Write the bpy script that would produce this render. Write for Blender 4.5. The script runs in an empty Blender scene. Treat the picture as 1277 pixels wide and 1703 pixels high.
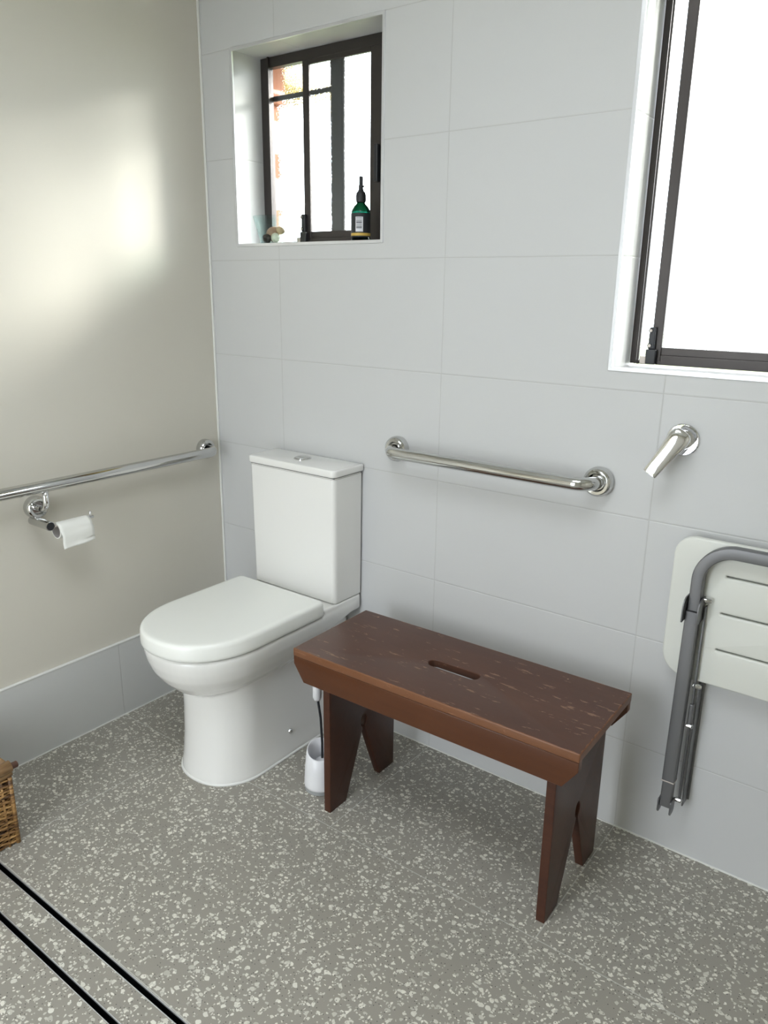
import bpy, bmesh, math, random
from mathutils import Vector, Matrix
random.seed(4)
D = bpy.data
C = bpy.context.scene.collection
PI = math.pi

# ------------------------------------------------------------------ materials
def new_mat(name):
    m = D.materials.new(name); m.use_nodes = True
    nt = m.node_tree; nt.nodes.clear()
    out = nt.nodes.new('ShaderNodeOutputMaterial')
    b = nt.nodes.new('ShaderNodeBsdfPrincipled')
    nt.links.new(b.outputs[0], out.inputs[0])
    return m, nt, b, out

def simple(name, col, rough=.5, metal=0, spec=.5, coat=0, **k):
    m, nt, b, o = new_mat(name)
    b.inputs['Base Color'].default_value = (*col, 1)
    b.inputs['Roughness'].default_value = rough
    b.inputs['Metallic'].default_value = metal
    b.inputs['Specular IOR Level'].default_value = spec
    b.inputs['Coat Weight'].default_value = coat
    for key, v in k.items():
        b.inputs[key.replace('_', ' ')].default_value = v
    return m

class N:
    """small node-writing helper"""
    def __init__(s, nt): s.nt = nt
    def node(s, t, **k):
        n = s.nt.nodes.new(t)
        for a, v in k.items(): setattr(n, a, v)
        return n
    def link(s, a, b): s.nt.links.new(a, b)
    def setin(s, n, i, v):
        if hasattr(v, 'links') or hasattr(v, 'is_linked'): s.link(v, n.inputs[i])
        else: n.inputs[i].default_value = v
    def m(s, op, a, b=0., c=None):
        n = s.node('ShaderNodeMath', operation=op)
        s.setin(n, 0, a); s.setin(n, 1, b)
        if c is not None: s.setin(n, 2, c)
        return n.outputs[0]
    def coord(s, which='Object'):
        return s.node('ShaderNodeTexCoord').outputs[which]
    def xyz(s, v):
        n = s.node('ShaderNodeSeparateXYZ'); s.link(v, n.inputs[0]); return n.outputs
    def mapping(s, v, scale=(1, 1, 1), rot=(0, 0, 0), loc=(0, 0, 0)):
        n = s.node('ShaderNodeMapping'); s.link(v, n.inputs[0])
        n.inputs['Scale'].default_value = scale; n.inputs['Rotation'].default_value = rot
        n.inputs['Location'].default_value = loc
        return n.outputs[0]
    def noise(s, v, scale, detail=2, rough=.5, out=0):
        n = s.node('ShaderNodeTexNoise'); s.link(v, n.inputs['Vector'])
        n.inputs['Scale'].default_value = scale; n.inputs['Detail'].default_value = detail
        n.inputs['Roughness'].default_value = rough
        return n.outputs[out]
    def ramp(s, v, stops):
        n = s.node('ShaderNodeValToRGB'); s.link(v, n.inputs[0])
        e = n.color_ramp.elements
        while len(e) < len(stops): e.new(.5)
        for i, (p, c) in enumerate(stops):
            e[i].position = p; e[i].color = (*c, 1) if len(c) == 3 else c
        return n.outputs[0]
    def mix(s, f, a, b):
        n = s.node('ShaderNodeMix', data_type='RGBA')
        s.setin(n, 0, f)
        for i, v in ((6, a), (7, b)):
            if hasattr(v, 'is_linked'): s.link(v, n.inputs[i])
            else: n.inputs[i].default_value = (*v, 1)
        return n.outputs[2]
    def near(s, v, off, per):
        """distance (m) from coordinate v to the nearest line off + k*per"""
        a = s.m('DIVIDE', s.m('SUBTRACT', v, off), per)
        f = s.m('FRACT', s.m('ADD', a, .5))
        return s.m('MULTIPLY', s.m('ABSOLUTE', s.m('SUBTRACT', f, .5)), per)
    def bump(s, h, strength, dist=.002, normal=None):
        n = s.node('ShaderNodeBump'); n.inputs['Strength'].default_value = strength
        n.inputs['Distance'].default_value = dist
        s.link(h, n.inputs['Height'])
        if normal: s.link(normal, n.inputs['Normal'])
        return n.outputs[0]

X0, Z0, Y1 = .316, .26, -.473     # tile joint origins

def tile_mat(name, base, axes):
    m, nt, b, o = new_mat(name); n = N(nt)
    x, y, z = n.xyz(n.coord())
    d = None
    for ax, off, per in axes:
        q = n.near((x, y, z)[ax], off, per)
        d = q if d is None else n.m('MINIMUM', d, q)
    line = n.m('SUBTRACT', 1., n.m('SMOOTH_MIN', n.m('DIVIDE', d, .0022), 1., .2))
    soft = n.noise(n.coord(), 1.3, 2)
    c0 = n.mix(soft, tuple(v*.985 for v in base), base)
    nt.links.new(n.mix(n.m('MULTIPLY', n.m('LESS_THAN', d, .0011), .75), c0, (.50, .50, .49)), b.inputs['Base Color'])
    h = n.m('MINIMUM', n.m('DIVIDE', d, .003), 1.)
    nt.links.new(n.bump(h, .5, .0012), b.inputs['Normal'])
    b.inputs['Roughness'].default_value = .38
    b.inputs['Specular IOR Level'].default_value = .35
    return m

M = {}
M['tile'] = tile_mat('wall_tile', (.605, .61, .61), [(0, X0, .6), (2, Z0, .3)])
M['skirt'] = tile_mat('skirting_tile', (.61, .615, .605), [(1, Y1, .6)])

def paint():
    m, nt, b, o = new_mat('greige_paint'); n = N(nt)
    c = n.coord()
    f = n.noise(c, 1.1, 2)
    nt.links.new(n.mix(f, (.635, .605, .53), (.655, .625, .55)), b.inputs['Base Color'])
    nt.links.new(n.bump(n.noise(c, 350, 2), .06, .0005), b.inputs['Normal'])
    b.inputs['Roughness'].default_value = .5
    return m
M['paint'] = paint()
M['ceiling'] = simple('ceiling_white', (.80, .80, .78), .8)
M['trim'] = simple('white_trim', (.80, .80, .77), .35)
M['alu'] = simple('satin_aluminium_trim', (.72, .73, .76), .3, .6)

def terrazzo(joints=True, name='terrazzo'):
    m, nt, b, o = new_mat(name); n = N(nt)
    c = n.coord()
    warp = n.node('ShaderNodeVectorMath', operation='MULTIPLY_ADD')
    nt.links.new(n.noise(c, 55, 2, .5, 1), warp.inputs[0])
    warp.inputs[1].default_value = (.005, .005, 0)
    nt.links.new(c, warp.inputs[2])
    base = n.mix(n.noise(c, 2.2, 3), (.335, .316, .276), (.392, .360, .306))
    col = n.mix(n.m('MULTIPLY', n.noise(c, 900, 2), .5), base, (.19, .19, .175))
    layers = [(70, (.92, 1.1, 1), 0, .83, .05, .24), (90, (.85, 1.3, 1), .6, .86, .05, .24),
              (122, (1.3, .85, 1), 1.9, .86, .05, .24), (185, (.9, 1.2, 1), 2.5, .87, .05, .24)]
    for sc, st, rot, thr, lo, hi in layers:
        if st == (0, 0, 0): st = (1, 1, 1)
        v = n.mapping(warp.outputs[0], scale=st, rot=(0, 0, rot), loc=(rot, rot*2, 0))
        e = n.node('ShaderNodeTexVoronoi', feature='DISTANCE_TO_EDGE', voronoi_dimensions='2D')
        f1 = n.node('ShaderNodeTexVoronoi', feature='F1', voronoi_dimensions='2D')
        for t in (e, f1):
            nt.links.new(v, t.inputs['Vector']); t.inputs['Scale'].default_value = sc
        r, g, bl = n.xyz(f1.outputs['Color'])
        t = n.m('MULTIPLY_ADD', g, hi-lo, lo)
        mask = n.m('MULTIPLY', n.m('MULTIPLY', n.m('GREATER_THAN', e.outputs['Distance'], t), n.m('LESS_THAN', f1.outputs['Distance'], .43)), n.m('GREATER_THAN', r, thr))
        chip = n.mix(bl, (.50, .485, .43), (.80, .78, .70))
        col = n.mix(mask, col, chip)
    # fine dark specks
    f2 = n.node('ShaderNodeTexVoronoi', feature='F1', voronoi_dimensions='2D')
    nt.links.new(c, f2.inputs['Vector']); f2.inputs['Scale'].default_value = 150
    r, g, bl = n.xyz(f2.outputs['Color'])
    col = n.mix(n.m('MULTIPLY', n.m('LESS_THAN', f2.outputs['Distance'], .16), n.m('GREATER_THAN', r, .86)), col, (.07, .065, .06))
    if joints:
        x, y, z = n.xyz(c)
        far = n.m('GREATER_THAN', y, Y1)              # 600 mm cuts in the wall row, one long tile row in front of it
        dx = n.m('ADD', n.near(x, X0, .6), n.m('MULTIPLY', n.m('MULTIPLY', n.m('SUBTRACT', 1., far), n.m('GREATER_THAN', x, .6)), 1.))
        d = n.m('MINIMUM', dx, n.near(y, Y1, .6))
        col = n.mix(n.m('MULTIPLY', n.m('LESS_THAN', d, .0013), .7), col, (.58, .575, .54))
    nt.links.new(col, b.inputs['Base Color'])
    b.inputs['Roughness'].default_value = .5
    b.inputs['Specular IOR Level'].default_value = .35
    return m
M['terrazzo'] = terrazzo()
M['insert'] = terrazzo(False, 'terrazzo_insert')

M['ceramic'] = simple('vitreous_china', (.85, .845, .82), .12, 0, .5, .3)
M['seat_plastic'] = simple('seat_plastic', (.88, .89, .85), .25)
M['grey_gap'] = simple('dark_gap_strip', (.12, .12, .12), .6)
M['chrome'] = simple('chrome', (.78, .78, .79), .05, 1)
M['steel'] = simple('polished_steel', (.60, .60, .59), .09, 1)
M['brushed'] = simple('brushed_steel', (.19, .19, .195), .42, .75)
M['black'] = simple('black_plastic', (.015, .016, .02), .4)
M['silver'] = simple('lock_silver', (.50, .45, .41), .45, .6)
M['bronze'] = simple('bronze_frame', (.055, .048, .046), .35, .5)
M['white_poly'] = simple('seat_polymer', (.72, .73, .68), .4)
M['slot'] = simple('slot_dark', (.25, .255, .24), .7)
M['brush_white'] = simple('white_plastic', (.82, .82, .84), .3)
M['brush_grey'] = simple('grey_rubber', (.33, .34, .34), .6)
M['paper'] = simple('tissue_paper', (.86, .86, .82), .9)
M['card'] = simple('cardboard', (.45, .42, .40), .8)
M['silicone'] = simple('silicone', (.80, .80, .77), .4)
M['drain_black'] = simple('drain_black', (.006, .007, .009), .35)
M['drain_edge'] = simple('drain_steel', (.75, .77, .79), .4, .8)

def wood(name, a, b_, marks, rough=.34):
    m, nt, b, o = new_mat(name); n = N(nt)
    c = n.coord()
    st = n.mapping(c, scale=(2.0, 26, 26))
    g = n.noise(st, 3.2, 6, .6)
    col = n.mix(g, a, b_)
    big = n.noise(n.mapping(c, scale=(1.5, 4, 4)), 1.8, 2)
    col = n.mix(n.m('MULTIPLY', big, .55), col, tuple(v*.62 for v in a))
    if marks:
        sc = n.noise(n.mapping(c, scale=(2.2, 11, 11), rot=(0, 0, .10)), 10, 4, .62)
        col = n.mix(n.m('MULTIPLY', n.noise(n.mapping(c, scale=(2, 5, 5)), 2.5, 2), .5), col, (.15, .070, .040))
        patch = n.noise(n.mapping(c, scale=(3, 7, 3)), 2.6, 1)
        mk = n.m('MULTIPLY', n.m('GREATER_THAN', sc, n.m('MULTIPLY_ADD', n.noise(c, 5, 2), -.12, .69)), n.m('GREATER_THAN', patch, .47))
        col = n.mix(n.m('MULTIPLY', mk, .6), col, (.34, .20, .125))
        dots = n.node('ShaderNodeTexVoronoi'); nt.links.new(c, dots.inputs['Vector']); dots.inputs['Scale'].default_value = 24
        r, g2, b2 = n.xyz(dots.outputs['Color'])
        dm = n.m('MULTIPLY', n.m('LESS_THAN', dots.outputs['Distance'], .09), n.m('GREATER_THAN', r, .8))
        col = n.mix(n.m('MULTIPLY', dm, .7), col, (.42, .27, .17))
    # worn lighter edges
    x, y, z = n.xyz(c)
    if name != 'stained_wood_leg':
        wob = n.m('MULTIPLY', n.noise(n.mapping(c, scale=(9, 30, 30)), 3, 3), .011)
        ez = n.m('SUBTRACT', .467 if 'top' in name else .445, z)          # depth below the rim
        ey = n.m('SUBTRACT', .158, n.m('ABSOLUTE', y)); ex = n.m('SUBTRACT', .399, n.m('ABSOLUTE', x))
        if 'top' in name:
            d = n.m('MINIMUM', ey, n.m('ADD', ex, .001))
            edge = n.m('MULTIPLY', n.m('LESS_THAN', d, n.m('SUBTRACT', wob, .0022)), .65)
        else: edge = n.m('MULTIPLY', n.m('LESS_THAN', ex, n.m('SUBTRACT', wob, .004)), .4)
        col = n.mix(edge, col, (.24, .10, .042))
    nt.links.new(col, b.inputs['Base Color'])
    nt.links.new(n.bump(g, .12, .001), b.inputs['Normal'])
    b.inputs['Roughness'].default_value = rough
    b.inputs['Specular IOR Level'].default_value = .4
    return m
M['wood_top'] = wood('stained_wood_top', (.062, .024, .017), (.098, .040, .028), True, .36)
M['wood_apron'] = wood('stained_wood_apron', (.085, .028, .011), (.135, .045, .016), False)
M['wood_leg'] = wood('stained_wood_leg', (.050, .017, .010), (.10, .034, .016), False)

def cane():
    m, nt, b, o = new_mat('woven_cane'); n = N(nt)
    c = n.coord()
    f = n.noise(n.mapping(c, scale=(2, 2.5, 58)), 2.2, 2, .6)
    col = n.ramp(f, [(.30, (.045, .022, .012)), (.45, (.20, .10, .035)), (.60, (.42, .24, .085)), (.75, (.52, .32, .13))])
    nt.links.new(col, b.inputs['Base Color'])
    b.inputs['Roughness'].default_value = .55
    return m
M['cane'] = cane()
def cane_rim():
    m, nt, b, o = new_mat('peeled_cane_rim'); n = N(nt)
    f = n.noise(n.mapping(n.coord(), scale=(20, 3, 20)), 2.5, 3)
    nt.links.new(n.ramp(f, [(.3, (.18, .09, .035)), (.6, (.42, .27, .13))]), b.inputs['Base Color'])
    b.inputs['Roughness'].default_value = .5
    return m
M['cane_rim'] = cane_rim()
M['cane_end'] = simple('dark_cane_end', (.10, .045, .03), .5)
M['cane_dark'] = simple('dark_weave_backing', (.03, .016, .01), .9)

def pane_mat():
    m, nt, b, o = new_mat('obscured_glass'); n = N(nt)
    nt.nodes.remove(b)
    c = n.coord()
    h = n.node('ShaderNodeTexVoronoi', feature='SMOOTH_F1'); nt.links.new(c, h.inputs['Vector']); h.inputs['Scale'].default_value = 190
    nor = n.bump(h.outputs['Distance'], 1, .006)
    tr = n.node('ShaderNodeBsdfTransparent'); tr.inputs[0].default_value = (.93, .95, .95, 1)
    rf = n.node('ShaderNodeBsdfRefraction'); rf.inputs['Roughness'].default_value = .03; rf.inputs['IOR'].default_value = 1.05
    nt.links.new(nor, rf.inputs['Normal'])
    gl = n.node('ShaderNodeBsdfGlossy'); gl.inputs['Roughness'].default_value = .1
    m1 = n.node('ShaderNodeMixShader'); m1.inputs[0].default_value = .3
    nt.links.new(tr.outputs[0], m1.inputs[1]); nt.links.new(rf.outputs[0], m1.inputs[2])
    m2 = n.node('ShaderNodeMixShader'); m2.inputs[0].default_value = .05
    nt.links.new(m1.outputs[0], m2.inputs[1]); nt.links.new(gl.outputs[0], m2.inputs[2])
    nt.links.new(m2.outputs[0], o.inputs[0])
    return m
M['pane'] = pane_mat()
def clear_glass(name, col, ior=1.45, mixt=.35):
    m, nt, b, o = new_mat(name); n = N(nt)
    b.inputs['Base Color'].default_value = (*col, 1)
    b.inputs['Transmission Weight'].default_value = 1
    b.inputs['Roughness'].default_value = .02; b.inputs['IOR'].default_value = ior
    tr = n.node('ShaderNodeBsdfTransparent'); tr.inputs[0].default_value = (*col, 1)
    mx = n.node('ShaderNodeMixShader'); mx.inputs[0].default_value = mixt
    nt.links.new(b.outputs[0], mx.inputs[1]); nt.links.new(tr.outputs[0], mx.inputs[2])
    nt.links.new(mx.outputs[0], o.inputs[0])
    return m
M['bowl'] = clear_glass('aqua_bowl_glass', (.93, .99, .98), 1.10, .72)
M['bottle'] = clear_glass('green_bottle_glass', (.003, .045, .028), 1.3, .15)

def bricks():
    m, nt, b, o = new_mat('orange_brick'); n = N(nt)
    v = n.mapping(n.coord(), rot=(PI/2, 0, 0))
    t = n.node('ShaderNodeTexBrick'); nt.links.new(v, t.inputs['Vector'])
    t.inputs['Scale'].default_value = 1; t.inputs['Brick Width'].default_value = .23; t.inputs['Row Height'].default_value = .086
    t.inputs['Mortar Size'].default_value = .006
    t.inputs['Color1'].default_value = (.30, .12, .07, 1); t.inputs['Color2'].default_value = (.36, .15, .09, 1)
    t.inputs['Mortar'].default_value = (.55, .5, .45, 1)
    nt.links.new(t.outputs[0], b.inputs['Base Color']); b.inputs['Roughness'].default_value = .85
    return m
M['brick'] = bricks()
M['soffit'] = simple('cream_yellow_soffit', (.42, .32, .09), .7)
M['post'] = simple('charcoal_post', (.035, .037, .045), .5)
M['paving'] = simple('mown_grass', (.12, .14, .06), .95)

def label_mat():
    m, nt, b, o = new_mat('bottle_label'); n = N(nt)
    x, y, z = n.xyz(n.coord('Generated'))
    col = n.mix(n.m('MULTIPLY', n.m('GREATER_THAN', z, .05), n.m('LESS_THAN', z, .17)), (.02, .022, .025), (.62, .42, .08))
    nt.links.new(col, b.inputs['Base Color']); b.inputs['Roughness'].default_value = .5
    return m
M['label'] = label_mat()
def barcode_mat():
    m, nt, b, o = new_mat('barcode_print'); n = N(nt)
    x, y, z = n.xyz(n.coord('Generated'))
    w = n.noise(n.mapping(n.coord('Generated'), scale=(0, 0, 1)), 14, 2, .8)
    inner = n.m('MULTIPLY', n.m('MULTIPLY', n.m('GREATER_THAN', x, .12), n.m('LESS_THAN', x, .88)),
                n.m('MULTIPLY', n.m('GREATER_THAN', z, .2), n.m('LESS_THAN', z, .95)))
    nt.links.new(n.mix(n.m('MULTIPLY', inner, n.m('GREATER_THAN', w, .5)), (.75, .76, .8), (.08, .08, .1)), b.inputs['Base Color'])
    b.inputs['Roughness'].default_value = .5
    return m
M['barcode'] = barcode_mat()

# ------------------------------------------------------------------ mesh helpers
def mesh_obj(name, bm, mat, parent=None, smooth=False, angle=None, loc=None):
    me = D.meshes.new(name); bm.normal_update()
    bmesh.ops.recalc_face_normals(bm, faces=bm.faces)
    bm.to_mesh(me); bm.free()
    me.materials.append(mat)
    if smooth or angle:
        me.polygons.foreach_set('use_smooth', [True]*len(me.polygons))
        if angle: me.set_sharp_from_angle(angle=math.radians(angle))
    o = D.objects.new(name, me); C.objects.link(o)
    if loc: o.location = loc
    if parent: o.parent = parent
    return o

def box(bm, x0, x1, y0, y1, z0, z1, bevel=0, seg=2):
    r = bmesh.ops.create_cube(bm, size=1)
    vs = r['verts']
    for v in vs:
        v.co = Vector(((x0+x1)/2 + v.co.x*(x1-x0), (y0+y1)/2 + v.co.y*(y1-y0), (z0+z1)/2 + v.co.z*(z1-z0)))
    if bevel:
        es = list({e for v in vs for e in v.link_edges})
        bmesh.ops.bevel(bm, geom=es, offset=bevel, segments=seg, affect='EDGES', profile=.5, clamp_overlap=True)
    return bm

def bxm(*a, **k):
    bm = bmesh.new(); return box(bm, *a, **k)

def loft(bm, rings, cap0=True, cap1=True, closed=True):
    vr = [[bm.verts.new(p) for p in r] for r in rings]
    n = len(vr[0])
    for a, b in zip(vr, vr[1:]):
        for i in range(n if closed else n-1):
            j = (i+1) % n
            bm.faces.new((a[i], a[j], b[j], b[i]))
    if cap0: bm.faces.new(vr[0][::-1])
    if cap1: bm.faces.new(vr[-1])
    return vr

def lathe(bm, prof, axis='Z', c=(0, 0, 0), n=32, cap=True):
    rings = []
    for r, h in prof:
        ring = []
        for i in range(n):
            a = 2*PI*i/n
            u, v = r*math.cos(a), r*math.sin(a)
            p = {'Z': (u, v, h), 'X': (h, u, v), 'Y': (u, h, v)}[axis]
            ring.append(Vector(p)+Vector(c))
        rings.append(ring)
    loft(bm, rings, cap, cap)
    return bm

def fillet(pts, r, seg=8):
    pts = [Vector(p) for p in pts]; out = [pts[0]]
    for i in range(1, len(pts)-1):
        a, b, c = pts[i-1], pts[i], pts[i+1]
        u = (a-b).normalized(); w = (c-b).normalized()
        ang = u.angle(w); rr = r
        d = rr/math.tan(ang/2)
        p0 = b+u*d; p1 = b+w*d
        cen = b+(u+w).normalized()*(rr/math.sin(ang/2))
        for k in range(seg+1):
            t = k/seg
            q = (p0-cen).normalized().slerp((p1-cen).normalized(), t)*rr
            out.append(cen+q)
    out.append(pts[-1])
    return out

def sweep(bm, path, section, up=Vector((0, 0, 1))):
    """sweep a closed 2-D section [(u,v)..] along path with parallel transport"""
    path = [Vector(p) for p in path]
    T = []
    for i in range(len(path)):
        a = path[max(i-1, 0)]; b = path[min(i+1, len(path)-1)]
        T.append((b-a).normalized())
    n = up - T[0]*up.dot(T[0])
    if n.length < 1e-4: n = Vector((1, 0, 0)) - T[0]*T[0].x
    n.normalize(); rings = []
    for i, p in enumerate(path):
        if i:
            q = T[i-1].rotation_difference(T[i]); n = q @ n
        n = (n - T[i]*n.dot(T[i])).normalized()
        bn = T[i].cross(n)
        rings.append([p+n*v+bn*u for u, v in section])
    loft(bm, rings)
    return bm

def circ(r, n=16): return [(r*math.cos(2*PI*i/n), r*math.sin(2*PI*i/n)) for i in range(n)]
def sq(w, h, c=.003, seg=3):
    out = []
    for cx, cy, a0 in ((w/2-c, h/2-c, 0), (-w/2+c, h/2-c, 90), (-w/2+c, -h/2+c, 180), (w/2-c, -h/2+c, 270)):
        for k in range(seg+1):
            a = math.radians(a0+90*k/seg); out.append((cx+c*math.cos(a), cy+c*math.sin(a)))
    return out
def tube(bm, path, r, n=20, up=Vector((0, 0, 1))): return sweep(bm, path, circ(r, n), up)

def prism(outlines, thick, bevel=0, seg=3):
    """flat plate from 2-D outlines (first outer, rest holes) as bmesh, XY plane, centred on z"""
    cu = D.curves.new('tmp', 'CURVE'); cu.dimensions = '2D'; cu.fill_mode = 'BOTH'
    cu.extrude = max(thick/2-bevel, 0); cu.bevel_depth = bevel; cu.bevel_resolution = seg; cu.offset = -bevel
    for pl in outlines:
        s = cu.splines.new('POLY'); s.points.add(len(pl)-1)
        for i, (x, y) in enumerate(pl): s.points[i].co = (x, y, 0, 1)
        s.use_cyclic_u = True
    o = D.objects.new('tmp', cu); C.objects.link(o)
    me = D.meshes.new_from_object(o.evaluated_get(bpy.context.evaluated_depsgraph_get()))
    bm = bmesh.new(); bm.from_mesh(me)
    D.objects.remove(o); D.curves.remove(cu); D.meshes.remove(me)
    bmesh.ops.remove_doubles(bm, verts=bm.verts, dist=1e-5)
    return bm

def rrect(x0, x1, y0, y1, r, seg=8):
    rs = r if isinstance(r, (tuple, list)) else (r,)*4   # order: TR, TL, BL, BR
    out = []
    for (cx, cy, a0), q in zip(((x1, y1, 0), (x0, y1, 90), (x0, y0, 180), (x1, y0, 270)), rs):
        sx = -1 if cx == x1 else 1; sy = -1 if cy == y1 else 1
        for k in range(seg+1):
            a = math.radians(a0+90*k/seg); out.append((cx+sx*q+q*math.cos(a), cy+sy*q+q*math.sin(a)))
    return out

def xform(bm, M_): bmesh.ops.transform(bm, matrix=M_, verts=bm.verts); return bm
XZ = Matrix.Rotation(PI/2, 4, 'X')        # XY plate -> XZ plate (normal along -Y)
YZ = Matrix(((0, 0, 1, 0), (1, 0, 0, 0), (0, 1, 0, 0), (0, 0, 0, 1)))   # (u,v,t) -> (t,u,v)

def empty(name, label, cat, loc=(0, 0, 0), rz=0, group=None):
    o = D.objects.new(name, None); C.objects.link(o); o.location = loc; o.rotation_euler.z = rz
    o.empty_display_size = .05
    o['label'] = label; o['category'] = cat
    if group: o['group'] = group
    return o
def tag(o, label, cat, group=None):
    o['label'] = label; o['category'] = cat
    if group: o['group'] = group
    return o
def struct(name, bm, mat, label, cat, **k):
    o = mesh_obj(name, bm, mat, **k); o['kind'] = 'structure'; o['label'] = label; o['category'] = cat
    return o
def part(name, bm, mat, parent, label=None, **k):
    """part given in the parent's local coordinates"""
    o = mesh_obj(name, bm, mat, parent, **k)
    if label: o['label'] = label
    return o

# ------------------------------------------------------------------ room shell
RX, FY, CZ = 2.95, -2.75, 2.45
W1 = (.135, .709, 1.505, 2.057)
W2 = (1.385, 2.385, 1.207, 2.057)

def holed(bm, axis, a0, a1, t0, t1, z0, z1, holes):
    """wall slab along axis 'X' or 'Y' with rectangular holes (a0,a1,z0,z1)"""
    As = sorted({a0, a1, *[h[0] for h in holes], *[h[1] for h in holes]})
    Zs = sorted({z0, z1, *[h[2] for h in holes], *[h[3] for h in holes]})
    def inside(a, z): return any(h[0] < a < h[1] and h[2] < z < h[3] for h in holes)
    def solid(i, j):
        if not (0 <= i < len(As)-1 and 0 <= j < len(Zs)-1): return False
        return not inside((As[i]+As[i+1])/2, (Zs[j]+Zs[j+1])/2)
    P = (lambda a, t, z: (a, t, z)) if axis == 'X' else (lambda a, t, z: (t, a, z))
    def quad(*ps): bm.faces.new([bm.verts.new(p) for p in ps])
    for i in range(len(As)-1):
        for j in range(len(Zs)-1):
            if not solid(i, j): continue
            a, b, c, d = As[i], As[i+1], Zs[j], Zs[j+1]
            for t in (t0, t1): quad(P(a, t, c), P(b, t, c), P(b, t, d), P(a, t, d))
            if not solid(i-1, j): quad(P(a, t0, c), P(a, t1, c), P(a, t1, d), P(a, t0, d))
            if not solid(i+1, j): quad(P(b, t0, c), P(b, t1, c), P(b, t1, d), P(b, t0, d))
            if not solid(i, j-1): quad(P(a, t0, c), P(b, t0, c), P(b, t1, c), P(a, t1, c))
            if not solid(i, j+1): quad(P(a, t0, d), P(b, t0, d), P(b, t1, d), P(a, t1, d))
    bmesh.ops.remove_doubles(bm, verts=bm.verts, dist=1e-5)
    return bm

struct('wall_back', holed(bmesh.new(), 'X', -.12, RX+.12, 0, .16, -.05, CZ+.1, [W1, W2]), M['tile'],
       'pale grey large-format tiled wall holding both windows', 'wall')
struct('wall_left', bxm(-.12, 0, FY-.12, 0, -.05, CZ+.1), M['paint'],
       'warm greige painted wall left of the toilet', 'wall')
struct('wall_right', bxm(RX, RX+.12, FY-.12, 0, -.05, CZ+.1), M['paint'],
       'greige painted wall on the shower side, behind the view', 'wall')
DR = (.65, 1.35, -.05, 2.0)  # doorway added out of view to let in fill light
struct('wall_front', holed(bmesh.new(), 'X', 0, RX, FY-.12, FY, -.05, CZ+.1, [DR]), M['paint'],
       'greige painted wall with a doorway added for fill light, behind the view', 'wall')
bm = bmesh.new(); SK = (.95, 1.85, -1.75, -.85)  # skylight opening added out of view for soft fill from above
box(bm, 0, RX, SK[3], 0, CZ, CZ+.25); box(bm, 0, RX, FY, SK[2], CZ, CZ+.25)
box(bm, 0, SK[0], SK[2], SK[3], CZ, CZ+.25); box(bm, SK[1], RX, SK[2], SK[3], CZ, CZ+.25)
struct('ceiling', bm, M['ceiling'], 'white flat ceiling with an unseen skylight opening added for fill light', 'ceiling')
DX0, DX1 = .06, 2.6
DY0, DY1 = -1.171, -1.075
bm = bmesh.new()
box(bm, 0, RX, DY1, 0, -.05, 0); box(bm, 0, RX, FY-.12, DY0, -.05, 0)
box(bm, 0, DX0, DY0, DY1, -.05, 0); box(bm, DX1, RX, DY0, DY1, -.05, 0)
struct('floor', bm, M['terrazzo'], 'grey terrazzo tiled floor with pale stone chips', 'floor')
struct('reflector', bxm(-1.5, 4.5, -9, FY-.12, -.3, -.06), simple('pale_concrete', (.70, .71, .73), .9),  # unseen pale slab added to brighten the chrome reflections
       'pale concrete patio added outside the doorway to bounce light, unseen', 'reflector')
# brick outer skin
struct('wall_outside', holed(bmesh.new(), 'X', -.6, RX+.5, .16, .23, -.3, 2.19,
       [(.112, .75, 1.47, 1.945), (.135, .75, 1.945, 2.10), (1.28, 2.5, 1.17, 2.10)]), M['brick'],
       'orange brick outer wall glimpsed through the left edge of the small window', 'wall')
# skirting tiles on the left wall
bm = bxm(.0, .009, FY, -.001, 0, .257)
struct('baseboard_left', bm, M['skirt'], 'pale grey tile skirting along the foot of the greige wall', 'skirting')
bm = bxm(.0, .011, FY, -.001, .257, .2625, bevel=.002)
struct('trim_1', bm, M['trim'], 'thin white bead along the top of the tile skirting', 'trim')
bm = bxm(.0, .007, -.007, 0, .263, CZ, bevel=.002)
struct('trim_2', bm, M['trim'], 'thin white bead running up the corner of the two walls', 'trim')
bm = bmesh.new(); box(bm, .009, RX, -.003, 0, 0, .003); box(bm, .009, .012, FY, 0, 0, .003)
struct('trim_3', bm, M['trim'], 'fine white sealant line where the tiled walls meet the floor', 'trim')

# window trims (metal angle around the tiled openings)
def angle_trim(name, w, label):
    x0, x1, z0, z1 = w; t = .009
    bm = prism([rrect(x0-.004, x1+.004, z0-.004, z1+.004, .001, 1), rrect(x0+.005, x1-.005, z0+.005, z1-.005, .001, 1)[::-1]], .007, .0008, 1)
    xform(bm, Matrix.Translation((0, .001, 0)) @ XZ)
    return struct(name, bm, M['alu'], label, 'trim')
angle_trim('trim_4', W1, 'pale metal edge trim around the small window opening')
angle_trim('trim_5', W2, 'pale metal edge trim around the large window opening')

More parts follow.
